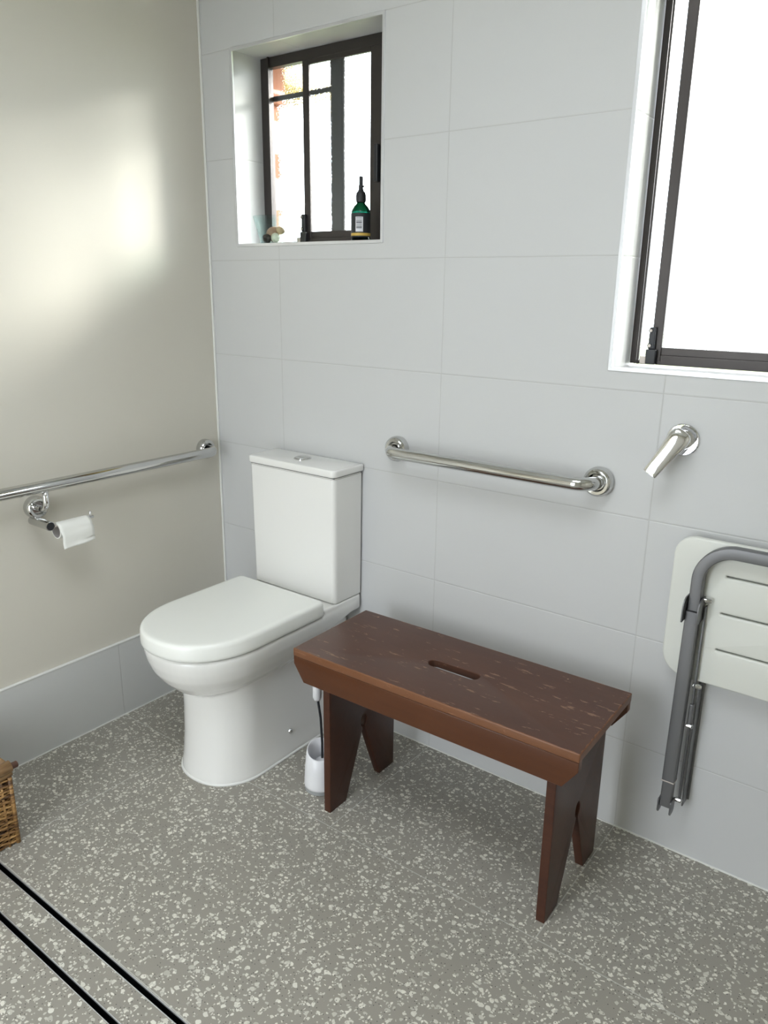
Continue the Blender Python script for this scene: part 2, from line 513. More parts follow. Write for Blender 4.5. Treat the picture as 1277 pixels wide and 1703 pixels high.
# ------------------------------------------------------------------ windows
def window(name, label, w, left_pane, stile, right_in, top, rail):
    x0, x1, z0, z1 = w; a, b = x0+.004, x1-.004; z0 += .006; z1 -= .002
    root = empty(name, label, 'window', ((a+b)/2, .13, z0)); root['kind'] = 'structure'
    L = Matrix.Translation((-(a+b)/2, -.13, -z0))
    def P(nm, bm, mt, **k): return part(nm, xform(bm, L), mt, root, **k)
    bm = bmesh.new()
    box(bm, a, left_pane, .118, .142, z0, z1, .0015); box(bm, b-.028, b, .118, .142, z0, z1, .0015)
    box(bm, left_pane, b-.028, .118, .142, top, z1, .0015); box(bm, left_pane, b-.028, .118, .142, z0, z0+.009, .0015)
    box(bm, left_pane+.003, left_pane+.008, .112, .118, z0, z1)           # inner bead
    P('window_frame', bm, M['bronze'])
    s0, s1 = stile
    bm = bmesh.new()
    box(bm, s0, s1, .119, .129, z0+.006, top, .0015)
    box(bm, right_in, b-.026, .119, .129, z0+.006, top, .0015)
    box(bm, s1, right_in, .118, .130, z0+.006, rail-.018, .0015); box(bm, s1, right_in, .1205, .130, rail-.0185, rail, .0012)
    box(bm, s1, right_in, .119, .129, top-.012, top+.002, .0015)
    P('sliding_sash', bm, M['bronze'])
    P('glass_pane', bxm(s1-.002, right_in+.002, .1235, .1265, rail-.002, top-.01), M['pane'])
    P('glass_pane', bxm(left_pane-.002, s0+.01, .131, .134, z0+.007, top+.002), M['pane'])
    # lock on the foot of the sash stile
    lx = s0-.004
    lk = P('window_lock', bxm(lx-.003, lx+.021, .104, .1185, z0+.001, z0+.036, .002), M['black'], label='black latch with silver barrel')
    bm = bmesh.new(); box(bm, lx, lx+.015, .108, .1185, z0+.036, z0+.088, .002)
    for zz in (.045, .080): lathe(bm, [(.0055, .106), (.0055, .112)], 'Y', (lx+.004, 0, z0+zz), 12)
    part('latch_arm', xform(bm, L), M['black'], lk)
    bm = bxm(lx-.016, lx-.001, .103, .118, z0+.001, z0+.020, .002)
    part('lock_barrel', xform(bm, L), M['silver'], lk)
    bm = bmesh.new()
    for zz in (.045, .080): lathe(bm, [(.0035, .1045), (.0035, .108)], 'Y', (lx+.004, 0, z0+zz), 12)
    part('screw', xform(bm, L), M['silver'], lk)
    return root, L
w1, L1 = window('window_1', 'small bronze-framed sliding window above the toilet', W1, .170, (.313, .338), .572, 2.026, 1.548)
bm = bxm(.596, .610, .104, .120, 1.675, 1.775, .003)
part('sash_handle', xform(bm, L1), M['black'], w1)
bm = bxm(.398, .452, .146, .156, 1.506, 2.056, .003); box(bm, .404, .446, .1445, .147, 1.506, 2.056)
part('outer_mullion', xform(bm, L1), M['post'], w1, label='dark upright behind the obscured glass')
part('outer_bar', xform(bxm(.14, .399, .146, .154, 1.939, 1.953, .001), L1), M['post'], w1)
w2, L2 = window('window_2', 'large bronze-framed sliding window at the upper right', W2, 1.404, (1.437, 1.462), 2.33, 2.03, 1.254)

# ------------------------------------------------------------------ outside
bm = bmesh.new(); box(bm, -30, 30, -30, 30, -.4, -.3)
struct('ground', bm, M['paving'], 'green lawn outside the windows', 'ground')
bm = bmesh.new(); box(bm, -3, 4, .23, .66, 2.19, 2.24); box(bm, -3, -.42, .66, 1.15, 2.19, 2.24)
for i in range(24): box(bm, -3+.12*i, -3+.12*i+.006, .28, .655, 2.187, 2.19)
struct('roof_soffit', bm, M['soffit'], 'cream-yellow eave lining seen through the top of the small window', 'roof')

# ------------------------------------------------------------------ toilet
def dring(z, hw, yf, yb, yc, cx=0, n=28, e=2.15, rb=.02):
    """D outline: straight sides, super-elliptical front (towards -Y), rounded back corners"""
    pts = []
    for k in range(5):
        a = PI/2 - PI/2*k/4
        pts.append((cx+hw-rb+rb*math.cos(a), yb-rb+rb*math.sin(a)))
    for k in range(1, 7): pts.append((cx+hw, (yb-rb)+((yc)-(yb-rb))*k/7))
    for k in range(n+1):
        a = PI*k/n; c, s = math.cos(a), math.sin(a)
        pts.append((cx+hw*math.copysign(abs(c)**(2/e), c), yc-(yc-yf)*abs(s)**(2/e)))
    for k in range(1, 7): pts.append((cx-hw, yc+((yb-rb)-yc)*k/7))
    for k in range(5):
        a = PI - PI/2*k/4
        pts.append((cx-hw+rb+rb*math.cos(a), yb-rb+rb*math.sin(a)))
    return [Vector((x, y, z)) for x, y in pts]

TX = .470
toilet = empty('toilet', 'white close-coupled toilet with its lid down in the corner', 'toilet', (TX, -.33, 0))
TL = Matrix.Translation((-TX, .33, 0))
def tp(nm, bm, mt, par=None, **k): return part(nm, xform(bm, TL), mt, par or toilet, **k)
# pan: pedestal + bowl + shelf fused by a voxel remesh
bm = bmesh.new()
loft(bm, [dring(z, hw, yf, -.004, -.42, TX, rb=.015) for z, hw, yf in
          ((0, .137, -.562), (.012, .137, -.562), (.05, .131, -.556), (.12, .126, -.550), (.20, .123, -.547), (.27, .122, -.547), (.36, .122, -.545))])
loft(bm, [dring(z, hw, yf, yb, yc, TX, rb=rb) for z, hw, yf, yb, yc, rb in
          ((.272, .060, -.535, -.30, -.42, .05), (.282, .095, -.566, -.27, -.42, .07), (.300, .123, -.592, -.24, -.425, .08),
           (.330, .151, -.620, -.20, -.435, .08), (.360, .167, -.640, -.15, -.445, .07), (.390, .176, -.651, -.06, -.45, .05),
           (.415, .1795, -.656, -.004, -.455, .03), (.431, .1795, -.656, -.004, -.455, .03))])
loft(bm, [dring(z, .176, -.19, -.004, -.17, TX, rb=.012, e=6) for z in (.40, .4505)])
pan = tp('pan', bm, M['ceramic'])
md = pan.modifiers.new('fuse', 'REMESH'); md.mode = 'VOXEL'; md.voxel_size = .0042; md.use_smooth_shade = True
md = pan.modifiers.new('soften', 'SMOOTH'); md.factor = .6; md.iterations = 9
# sealant at the base
bm = bmesh.new()
a = dring(.0, .141, -.566, -.004, -.42, TX, rb=.015); b = dring(.004, .1405, -.5655, -.004, -.42, TX, rb=.015); c = dring(.007, .1375, -.562, -.004, -.42, TX, rb=.015)
loft(bm, [a, b, c]); tp('sealant', bm, M['silicone'], smooth=True)
# seat ring and lid
bm = bmesh.new()
loft(bm, [dring(z, .176+d, -.652-d, -.193, -.452, TX, rb=.014) for z, d in ((.4315, -.004), (.434, 0), (.440, 0))])
tp('seat', bm, M['seat_plastic'], angle=40)
bm = bmesh.new()
loft(bm, [dring(z, .1835+d, -.664-d, -.186+d*.5, -.455, TX, rb=.014) for z, d in
          ((.4365, -.006), (.4370, -.003), (.4395, -.0005), (.4465, 0), (.472, -.001), (.4775, -.0025), (.4815, -.006), (.4832, -.011), (.4838, -.02))])
tp('lid', bm, M['seat_plastic'], angle=50)
for s in (-1, 1):
    tp('hinge', lathe(bmesh.new(), [(.009, .4505), (.009, .463), (.007, .466)], 'Z', (TX+s*.075, -.172, 0), 20), M['chrome'], angle=40)
# cistern
bm = bxm(.295, .647, -.136, -.006, .4515, .8465)
for v in bm.verts:
    if v.co.z < .6: v.co.x += .003 if v.co.x < TX else -.003; v.co.y += .003 if v.co.y < -.1 else 0
es = [e for e in bm.edges if abs(e.verts[0].co.z-e.verts[1].co.z) > .1 and max(v.co.y for v in e.verts) < -.1]
bmesh.ops.bevel(bm, geom=es, offset=.014, segments=6, affect='EDGES', profile=.5)
bmesh.ops.bevel(bm, geom=[e for e in bm.edges if e.calc_face_angle(0) > .6], offset=.003, segments=3, affect='EDGES')
cis = tp('cistern', bm, M['ceramic'], angle=35)
tp('cistern_gap', bxm(.299, .643, -.132, -.008, .846, .8505), M['grey_gap'], cis)  # dark grey strip between cistern and lid
bm = prism([rrect(.291, .653, -.143, -.005, (.004, .004, .018, .018), 6)], .0225, .0055, 4)
xform(bm, Matrix.Translation((0, 0, .8612)))
lid = tp('cistern_lid', bm, M['ceramic'], angle=35)
bm = lathe(bmesh.new(), [(.0275, .872), (.0275, .8742), (.0255, .8752)], 'Z', (.462, -.069, 0), 40)
btn = tp('flush_button', bm, M['steel'], angle=40)
for s in (-1, 1):
    pts = [(.0235*math.cos(a), s*(.0012+.0225*math.sin(a))) for a in [PI*k/20 for k in range(21)]]
    bm = prism([pts if s > 0 else pts[::-1]], .002, .0006, 2)
    xform(bm, Matrix.Translation((.462, -.069, .8757)) @ Matrix.Rotation(.0, 4, 'Z'))
    part('half_button', xform(bm, TL), M['steel'], btn, angle=30)
bm = lathe(bmesh.new(), [(.0078, .0), (.0078, .0035), (.0045, .0075), (.0, .008)], 'X', (TX+.126, -.292, .077), 20)
tp('fixing_bolt', bm, M['chrome'], angle=40)

# ------------------------------------------------------------------ toilet brush and holder
BX, BY = .783, -.362
hold = empty('toilet_brush_holder', 'white rounded toilet brush holder on the floor between toilet and bench', 'toilet brush holder', (BX, BY, 0))
def holder_ring(r, z, slope=0, n=40, off=0):
    out = []
    dv = Vector((-.67, .74))     # slope rises away from the room
    for i in range(n):
        a = 2*PI*i/n; x, y = r*math.cos(a), r*math.sin(a)
        out.append(Vector((x, y, z+slope*(x*dv.x+y*dv.y))))
    return out
bm = bmesh.new()
loft(bm, [holder_ring(.043, .0125), holder_ring(.0455, .014), holder_ring(.0460, .022), holder_ring(.0435, .07), holder_ring(.0385, .118, .25),
          holder_ring(.0370, .1245, .42), holder_ring(.0352, .1255, .42), holder_ring(.0335, .122, .42), holder_ring(.037, .08), holder_ring(.038, .02)])
part('holder_cup', bm, M['brush_white'], hold, smooth=True)
part('base_ring', lathe(bmesh.new(), [(.042, 0), (.0448, .0025), (.0448, .0135)], n=40), M['brush_grey'], hold, label='grey rubber foot of the holder', angle=40)
brush = empty('toilet_brush', 'toilet brush with thin black stem and white knob standing in the holder', 'toilet brush', (BX, BY, .024))
bm = bmesh.new()
tube(bm, [(.006, .002, .01), (.005, .004, .12), (-.002, .006, .20), (-.008, .004, .245), (-.010, .002, .27)], .0035, 10, Vector((1, 0, 0)))
part('stem', bm, M['black'], brush, smooth=True)
part('knob', lathe(bmesh.new(), [(.004, .252), (.009, .254), (.0125, .263), (.0125, .292), (.011, .302), (.005, .306)], 'Z', (-.010, .002, 0), 24), M['brush_white'], brush, angle=50)
part('bristle_head', lathe(bmesh.new(), [(.012, .002), (.026, .01), (.028, .045), (.018, .068), (.006, .074)], 'Z', (.006, .002, 0), 24), M['brush_white'], brush, smooth=True)

# ------------------------------------------------------------------ wooden bench
BZ = .467
bench = empty('bench', 'dark stained wooden bench with hand slot beside the toilet', 'bench', (1.162, -.280, 0), .014)
hl, hwid = .399, .158
slot = [(.062*s_ + .019*math.cos(a)*1, .019*math.sin(a)) for s_, a in
        [(1, math.radians(-90+180*k/10)) for k in range(11)] + [(-1, math.radians(90+180*k/10)) for k in range(11)]]
slot = [(x*.90+.0, y*.92) for x, y in slot]
bm = prism([rrect(-hl, hl, -hwid, hwid, .003, 3), slot[::-1]], .022, .0028, 3)
xform(bm, Matrix.Translation((0, 0, BZ-.011)))
part('seat', bm, M['wood_top'], bench, label='scuffed dark seat board with hand slot', angle=30)
for s in (-1, 1):
    h = .070; zt = BZ-.022
    out = [(-hl+.001, 0), (hl-.001, 0), (hl-.001, -.022), (hl-.034, -h), (-hl+.034, -h), (-hl+.001, -.022)]
    bm = prism([out[::-1]], .020, .002, 2); xform(bm, XZ)
    xform(bm, Matrix.Translation((0, s*(hwid-.0105), zt)))
    part('apron', bm, M['wood_apron'], bench, label=None if s > 0 else 'orange-brown front rail, worn along its top edge', angle=30)
def leg_outline():
    w = .148; top = BZ-.022; out = []
    n_ = .021                                        # notch for the aprons
    out += [(-w, 0), (-.079, 0)]
    out += [(-.006, .190)]
    for k in range(13):
        a = math.radians(-115-310*k/12)
        out.append((.0135*math.cos(a), .216+.0215*math.sin(a)))
    out += [(.006, .190), (.079, 0), (w, 0), (w, top-.070), (hwid-n_, top-.070), (hwid-n_, top), (-hwid+n_, top), (-hwid+n_, top-.070), (-w, top-.070)]
    return out
for x in (-.294, .339):
    bm = prism([leg_outline()], .022, .0018, 2)
    xform(bm, Matrix.Translation((x, 0, 0)) @ YZ)
    part('leg', bm, M['wood_leg'], bench, angle=30)

# ------------------------------------------------------------------ grab rails
def flange(bm, c, axis, r=.037, t=.026):
    """domed wall cover; axis '+X' (on the left wall) or '-Y' (on the back wall)"""
    prof = [(r*.98, 0), (r, .003), (r, t*.55), (r*.93, t*.85), (r*.80, t), (r*.62, t*.97), (r*.50, t*.75)]
    if axis == '+X': lathe(bm, prof, 'X', c, 36)
    else: lathe(bm, [(a, -b) for a, b in prof], 'Y', c, 36)
    return bm
rail = empty('grab_rail', 'long polished steel grab rail on the greige left wall', 'grab rail', (0, -.62, .842))
RL = Matrix.Translation((0, .62, -.842))
zr = .8425
path = fillet([(.012, -.070, zr), (.068, -.070, zr), (.068, -1.30, zr), (.012, -1.30, zr)], .042, 10)
part('rail_tube', xform(tube(bmesh.new(), path, .0165, 28), RL), M['steel'], rail, smooth=True)
for y in (-.070, -1.30):
    part('wall_flange', xform(flange(bmesh.new(), (0, y, zr), '+X', .034), RL), M['steel'], rail, angle=45)
br = part('support_bracket', xform(tube(bmesh.new(), fillet([(.010, -.694, .772), (.068, -.694, .772), (.068, -.694, .832)], .026, 10), .0085, 20, Vector((0, 1, 0))), RL), M['chrome'], rail, smooth=True)
part('wall_flange', xform(flange(bmesh.new(), (0, -.694, .772), '+X', .033), RL), M['steel'], rail, angle=45)

rail2 = empty('grab_rail', 'short polished steel grab rail on the tiled wall above the bench', 'grab rail', (1.083, 0, .936))
RL = Matrix.Translation((-1.083, 0, -.936))
path = fillet([(.779, -.012, .936), (.779, -.067, .936), (1.387, -.067, .936), (1.387, -.012, .936)], .042, 10)
part('rail_tube', xform(tube(bmesh.new(), path, .0165, 28), RL), M['steel'], rail2, smooth=True)
for x in (.779, 1.387):
    part('wall_flange', xform(flange(bmesh.new(), (x, 0, .936), '-Y', .037), RL), M['steel'], rail2, angle=45)

# ------------------------------------------------------------------ toilet roll holder, roll
th = empty('toilet_roll_holder', 'chrome toilet roll holder on the greige wall under the long rail', 'toilet roll holder', (0, -.703, .733))
bm = bmesh.new()
lathe(bm, [(.0135, 0), (.0135, .092), (.0115, .0935)], 'X', (0, 0, 0), 28)
part('wall_stub', bm, M['steel'], th, angle=40)
part('stub_end', lathe(bmesh.new(), [(.0115, .0936), (.0115, .0942)], 'X', (0, 0, 0), 28), M['black'], th, label='dark end cap')
bm = bmesh.new()
tube(bm, fillet([(.084, .010, -.004), (.084, .1375, -.004)], .005), .0055, 16)
tube(bm, [(.084, .130, -.004), (.084, .130, .013)], .0032, 12)
part('roll_bar', bm, M['chrome'], th, smooth=True)
roll = empty('toilet_roll', 'nearly finished white toilet roll with a loose hanging sheet', 'toilet roll', (.084, -.633, .713))
def annulus(r0, r1, h, n=36):
    bm = bmesh.new()
    prof = [(r0, -h/2), (r1, -h/2), (r1, h/2), (r0, h/2)]
    rings = [[Vector((r*math.cos(2*PI*i/n), y, r*math.sin(2*PI*i/n))) for i in range(n)] for r, y in prof+prof[:1]]
    loft(bm, rings, False, False); bmesh.ops.remove_doubles(bm, verts=bm.verts, dist=1e-6)
    return bm
part('cardboard_core', annulus(.0195, .0207, .101), M['card'], roll, label='grey cardboard core', angle=40)
part('paper_wraps', annulus(.0207, .0230, .100), M['paper'], roll, angle=40)
bm = bmesh.new(); rows = []
arc = [(.0236*math.cos(a), .0236*math.sin(a)) for a in [math.radians(120-120*k/12) for k in range(13)]]
drop = [(.0236+.0015*math.sin(k*.5), -.052*k/12) for k in range(1, 13)]
sheet = arc+drop
for off in (0, .0007):
    for i, (x, z) in enumerate(sheet):
        t = i/len(sheet)
        rows.append([Vector((x+off+(.004*t*max(0, math.sin((j/10)*5.2-1.6)) if i > 12 else 0), -.0495+.099*j/10+(.005*t if i > 12 else 0), z+off*.5+(.006*(j/10)*t if i > 20 else 0))) for j in range(11)])
nr = len(sheet)
rings = [rows[i] for i in range(nr)]+[rows[nr+i] for i in range(nr)][::-1]
rings.append(rings[0])
vr = [[bm.verts.new(p) for p in r] for r in rings]
for a, b in zip(vr, vr[1:]):
    for j in range(10): bm.faces.new((a[j], a[j+1], b[j+1], b[j]))
bmesh.ops.remove_doubles(bm, verts=bm.verts, dist=1e-6)
bmesh.ops.holes_fill(bm, edges=[e for e in bm.edges if e.is_boundary], sides=0)
part('hanging_sheet', bm, M['paper'], roll, smooth=True)

# ------------------------------------------------------------------ shower mixer
mix = empty('shower_mixer', 'chrome lever mixer tap on the tiled wall below the large window', 'tap', (1.571, 0, 1.062))
part('cover_plate', lathe(bmesh.new(), [(.036, .002), (.037, -.002), (.0365, -.0045), (.0345, -.0066), (.020, -.007)], 'Y', (0, 0, 0), 48), M['chrome'], mix, angle=24)
bm = lathe(bmesh.new(), [(.023, -.006), (.023, -.020), (.0215, -.021), (.0215, -.025), (.0225, -.026), (.0225, -.040)], 'Y', (0, 0, 0), 40)
part('cartridge_body', bm, M['chrome'], mix, angle=30)
# lever: rounded head running into a tapering blade that points down and slightly left
ax = Vector((-.052, -.018, -.088)).normalized(); side = Vector((.86, 0, -.51)); side = (side-ax*side.dot(ax)).normalized(); nrm = ax.cross(side)
if nrm.y > 0: nrm = -nrm
org = Vector((.000, -.047, .004)); rings = []
for s_, w, t0, t1 in ((-.026, .007, -.006, .000), (-.0245, .015, -.012, .003), (-.019, .0215, -.016, .0055), (-.008, .0245, -.016, .007), (.006, .0240, -.015, .0072),
                      (.024, .0215, -.010, .0068), (.048, .0190, -.004, .0060), (.072, .0172, -.001, .0058), (.090, .0166, 0, .0058), (.0935, .0160, .0005, .0054)):
    ring = []
    for k in range(24):
        a = 2*PI*k/24; c_, s2 = math.cos(a), math.sin(a)
        u = w*math.copysign(abs(c_)**.7, c_); mid = (t0+t1)/2; hh = (t1-t0)/2
        v = mid+hh*math.copysign(abs(s2)**.7, s2)
        ring.append(org+ax*s_+side*u+nrm*v)
    rings.append(ring)
bm = bmesh.new(); loft(bm, rings)
part('lever', bm, M['chrome'], mix, angle=50)

# ------------------------------------------------------------------ folding shower seat
fs = empty('folding_shower_seat', 'white slotted fold-up shower seat on steel frame at the right wall end', 'shower seat', (1.82, 0, .17))
FL = Matrix.Translation((-1.82, 0, -.17))
def fp(nm, bm, mt, par=None, **k): return part(nm, xform(bm, FL), mt, par or fs, **k)
def slotout(x0, x1, z, h):
    r = h/2
    return [(x1-r+r*math.cos(a), z+r*math.sin(a)) for a in [math.radians(-90+180*k/6) for k in range(7)]] + \
           [(x0+r+r*math.cos(a), z+r*math.sin(a)) for a in [math.radians(90+180*k/6) for k in range(7)]]
slots = [slotout(1.711, 1.93, z, .0042)[::-1] for z in (.776, .687, .598)]
bm = prism([rrect(1.594, 2.046, .507, .853, (.045, .045, .06, .06), 10)] + slots, .018, .005, 4)
xform(bm, Matrix.Translation((0, -.0335, 0)) @ XZ)
panel = fp('seat_panel', bm, M['white_poly'], angle=40)
bm = bmesh.new()
for z in (.776, .687, .598): box(bm, 1.705, 1.936, -.032, -.026, z-.006, z+.006)
fp('slot_backing', bm, M['slot'], panel)
# bent square frame tube
yfr = -.058
path = fillet([(1.658, yfr, .690), (1.658, yfr, .8395), (1.982, yfr, .8395), (1.982, yfr, .690)], .075, 14)
fp('frame_tube', sweep(bmesh.new(), path, sq(.026, .026, .003), Vector((0, 1, 0))), M['brushed'], angle=20)
for cx, sgn in ((1.658, 1), (1.982, -1)):
    # outer leg tube, inner extension, fork plates
    path = [(cx, -.064, .688), (cx, -.078, .252)]
    lg = fp('folding_leg', sweep(bmesh.new(), path, sq(.029, .026, .0025), Vector((0, 1, 0))), M['brushed'], angle=20)
    path = [(cx, -.077, .252), (cx, -.079, .180)]
    fp('leg_extension', sweep(bmesh.new(), path, sq(.0255, .023, .002), Vector((0, 1, 0))), M['brushed'], lg, angle=20)
    fp('collar', bxm(cx-.0152, cx+.0152, -.0915, -.064, .2485, .2525, .001), M['silver'], lg)
    for s in (-1, 1):
        out = rrect(-.096, -.040, .665, .722, (.010, .024, .003, .003), 5)
        bm = prism([out], .003, .0004, 1); xform(bm, Matrix.Translation((cx+s*.0165, 0, 0)) @ YZ)
        fp('hinge_plate', bm, M['brushed'], angle=30)
        out = rrect(-.096, -.062, .160, .200, (.004, .004, .012, .012), 5)
        bm = prism([out], .003, .0004, 1); xform(bm, Matrix.Translation((cx+s*.0145, 0, 0)) @ YZ)
        fp('foot_fork', bm, M['brushed'], lg, angle=30)
    # wall rail: U channel standing beside the leg, with brackets and pins
    xr = cx+sgn*.0225
    bm = bmesh.new()
    box(bm, xr-.0015, xr+.0015, -.058, -.043, .185, .700, .0005)
    box(bm, xr+sgn*.006-.0015, xr+sgn*.006+.0015, -.040, -.002, .165, .500, .0005)
    box(bm, xr-.003, xr+.012 if sgn > 0 else xr+.003, -.004, 0, .165, .500, .0005)
    fp('wall_channel', bm, M['brushed'], angle=30)
    for yy, zz, ln in ((-.056, .716, .012), (-.048, .498, .014), (-.060, .398, .010), (-.062, .194, .010)):
        bm = lathe(bmesh.new(), [(.0062, xr-sgn*.006), (.0062, xr+sgn*ln*.7), (.0035, xr+sgn*ln), (.0005, xr+sgn*(ln+.0005))], 'X', (0, yy, zz), 16)
        fp('pivot_pin', bm, M['steel'], angle=40)
    bm = bxm(xr-.004, xr+.005, -.063, -.052, .395, .455, .002)
    fp('locking_catch', bm, M['brushed'])

# ------------------------------------------------------------------ strip drain
dr = empty('strip_drain', 'tile-insert strip drain with two black slots across the floor', 'floor drain', ((DX0+DX1)/2, (DY0+DY1)/2, -.05))
DLm = Matrix.Translation((-(DX0+DX1)/2, -(DY0+DY1)/2, .05))
bm = bmesh.new()
box(bm, DX0, DX1, DY0, DY1, -.049, -.044); box(bm, DX0, DX1, DY0, DY0+.0015, -.049, -.002); box(bm, DX0, DX1, DY1-.0015, DY1, -.049, -.002)
part('trough', xform(bm, DLm), M['drain_black'], dr, label='black drain trough')
part('insert_tray', xform(bxm(DX0+.002, DX1-.002, DY0+.0150, DY1-.0150, -.030, -.0034), DLm), M['drain_black'], dr)
part('tile_insert', xform(bxm(DX0+.002, DX1-.002, DY0+.0165, DY1-.0165, -.0035, -.0005), DLm), M['insert'], dr, label='terrazzo infill strip')
for y0, y1 in ((DY0+.0002, DY0+.0020), (DY0+.0145, DY0+.0165), (DY1-.0165, DY1-.0145), (DY1-.0020, DY1-.0002)):
    part('steel_edge', xform(bxm(DX0, DX1, y0, y1, -.0035, .0003), DLm), M['drain_edge'], dr)

# ------------------------------------------------------------------ wicker basket
bk = empty('wicker_basket', 'brown woven wicker basket on the floor at the left edge', 'basket', (.165, -1.20, 0))
bx0, bx1, by0, by1, bh = -.140, .155, -.19, .19, .222
bm = bxm(bx0+.004, bx1-.004, by0+.004, by1-.004, .003, bh-.01)
top = [f for f in bm.faces if f.normal.z > .9 or f.calc_center_median().z > bh-.02]
bmesh.ops.delete(bm, geom=[f for f in bm.faces if all(v.co.z > bh-.02 for v in f.verts)], context='FACES')
lin = part('lining', bm, M['cane_dark'], bk, label='dark board standing in for shade inside the basket')  # near-black inner board, painted shade for the gaps between canes
md = lin.modifiers.new('thick', 'SOLIDIFY'); md.thickness = .003
loop = []
for (xa, ya), (xb, yb) in (((bx1, by0), (bx1, by1)), ((bx1, by1), (bx0, by1)), ((bx0, by1), (bx0, by0)), ((bx0, by0), (bx1, by0))):
    L_ = math.hypot(xb-xa, yb-ya); k = int(L_/.011)
    for i in range(k):
        t = i/k; nx, ny = (yb-ya)/L_, -(xb-xa)/L_
        loop.append((xa+(xb-xa)*t, ya+(yb-ya)*t, nx, ny, i))
bm = bmesh.new(); rows_ = 27
for r in range(rows_):
    z = .007+r*(bh-.02)/rows_
    path = []
    for j, (x, y, nx, ny, i) in enumerate(loop):
        w = .0035*math.sin((j+r*2)*PI/2) + random.uniform(-.0006, .0006)
        path.append(Vector((x-nx*-w, y-ny*-w, z+.0035*math.sin((j+r*2)*PI/2+.8)+random.uniform(-.0008, .0008))))
    path.append(path[0])
    sweep(bm, path, circ(random.uniform(.0027, .0036), 6))
part('woven_side', bm, M['cane'], bk, smooth=True)
bm = bmesh.new()
for j, (x, y, nx, ny, i) in enumerate(loop):
    if j % 4 == 0: tube(bm, [(x, y, .0), (x, y, bh)], .0035, 6)
for x, y in ((bx1, by1), (bx1, by0), (bx0, by1), (bx0, by0)): tube(bm, [(x, y, 0), (x, y, bh)], .006, 8)
part('stakes', bm, M['cane'], bk, smooth=True)
bm = bmesh.new()
for a, b in (((bx1, by0-.01), (bx1, by1+.006)), ((bx0, by0-.01), (bx0, by1+.006))):
    pth = [Vector((a[0]+.002*math.sin(k*1.9), a[1]+(b[1]-a[1])*k/10, bh+.003*math.sin(k*1.3))) for k in range(11)]
    tube(bm, pth, .0150, 12); tube(bm, [p+Vector((.001, 0, -.019)) for p in pth], .0075, 10)
for y in (by0, by1): tube(bm, [(bx0, y, bh-.004), (bx1, y, bh-.004)], .010, 12)
rim = part('rim', bm, M['cane_rim'], bk, smooth=True)
for x in (bx1,):
    part('rod_end', lathe(bmesh.new(), [(.0085, by1+.004), (.0085, by1+.022), (.007, by1+.0235)], 'Y', (x, 0, bh-.002), 14), M['cane_end'], bk, label='dark stub where the rim rod ends', angle=40)

# ------------------------------------------------------------------ things on the small window sill
SZ = W1[2]+.0005
bowl = empty('glass_bowl', 'clear aqua glass bowl of shells and stones on the small window sill', 'bowl', (.236, .056, SZ))
bm = bmesh.new()
loft(bm, [[Vector((r*math.cos(2*PI*i/48), r*math.sin(2*PI*i/48), z)) for i in range(48)] for r, z in
          ((.036, 0), (.039, .002), (.043, .020), (.0545, .060), (.0615, .0845), (.0610, .0860), (.0597, .0850), (.0525, .060), (.041, .020), (.037, .0065))])
part('bowl_wall', bm, M['bowl'], bowl, smooth=True)
stones = [  # name, label, category, x, y, z, sizes, colour, seed
    ('stone', 'dark grey-brown rounded stone low at the front left of the glass bowl', 'stone', -.007, -.019, .019, (.015, .013, .013), (.055, .035, .03)),
    ('shell', 'large tan ribbed shell in the middle of the glass bowl', 'shell', .004, -.004, .036, (.024, .017, .014), (.42, .24, .16)),
    ('shell', 'cream shell at the right of the pile in the glass bowl', 'shell', .022, -.012, .021, (.013, .013, .013), (.78, .72, .58)),
    ('shell', 'orange-tan shell on the right top of the pile in the glass bowl', 'shell', .028, .006, .040, (.017, .013, .010), (.60, .40, .24)),
    ('stone', 'greenish grey stone at the left of the pile in the glass bowl', 'stone', -.024, .004, .022, (.013, .014, .013), (.22, .22, .15)),
    ('shell', 'white shell at the back of the pile in the glass bowl', 'shell', -.004, .024, .032, (.020, .014, .018), (.80, .76, .68)),
    ('stone', 'brown stone under the tan shell in the glass bowl', 'stone', .006, -.004, .0155, (.014, .012, .0085), (.20, .12, .09)),
]
for k, (nm, lb, ct, x, y, z, sz, col) in enumerate(stones):
    bm = bmesh.new(); bmesh.ops.create_icosphere(bm, subdivisions=4, radius=1)
    for v in bm.verts:
        d = v.co.normalized()
        if nm == 'shell':
            a = math.atan2(d.y, d.x+.9)
            rr = 1+.05*math.sin(a*26)*(1-abs(d.z)*.6)-.18*max(0, -d.x)
        else:
            rr = 1+.10*math.sin(3.1*d.x+k)*math.cos(2.7*d.y+2*k)+.05*math.sin(6*d.z+k)
        v.co = Vector((d.x*sz[0], d.y*sz[1], d.z*sz[2]*1.1))*rr*1.03
    m, nt, b, o_ = new_mat(nm+'_surface'); n = N(nt)
    nt.links.new(n.mix(n.noise(n.coord(), 120, 3), tuple(c*.7 for c in col), tuple(min(1, c*1.15) for c in col)), b.inputs['Base Color'])
    b.inputs['Roughness'].default_value = .5
    o = mesh_obj(nm, bm, m, smooth=True, loc=(.236+x, .056+y, SZ+z*1.1))
    o.rotation_euler = (.25*math.sin(k*2), .3*math.cos(k*3), k*1.1)
    tag(o, lb, ct)

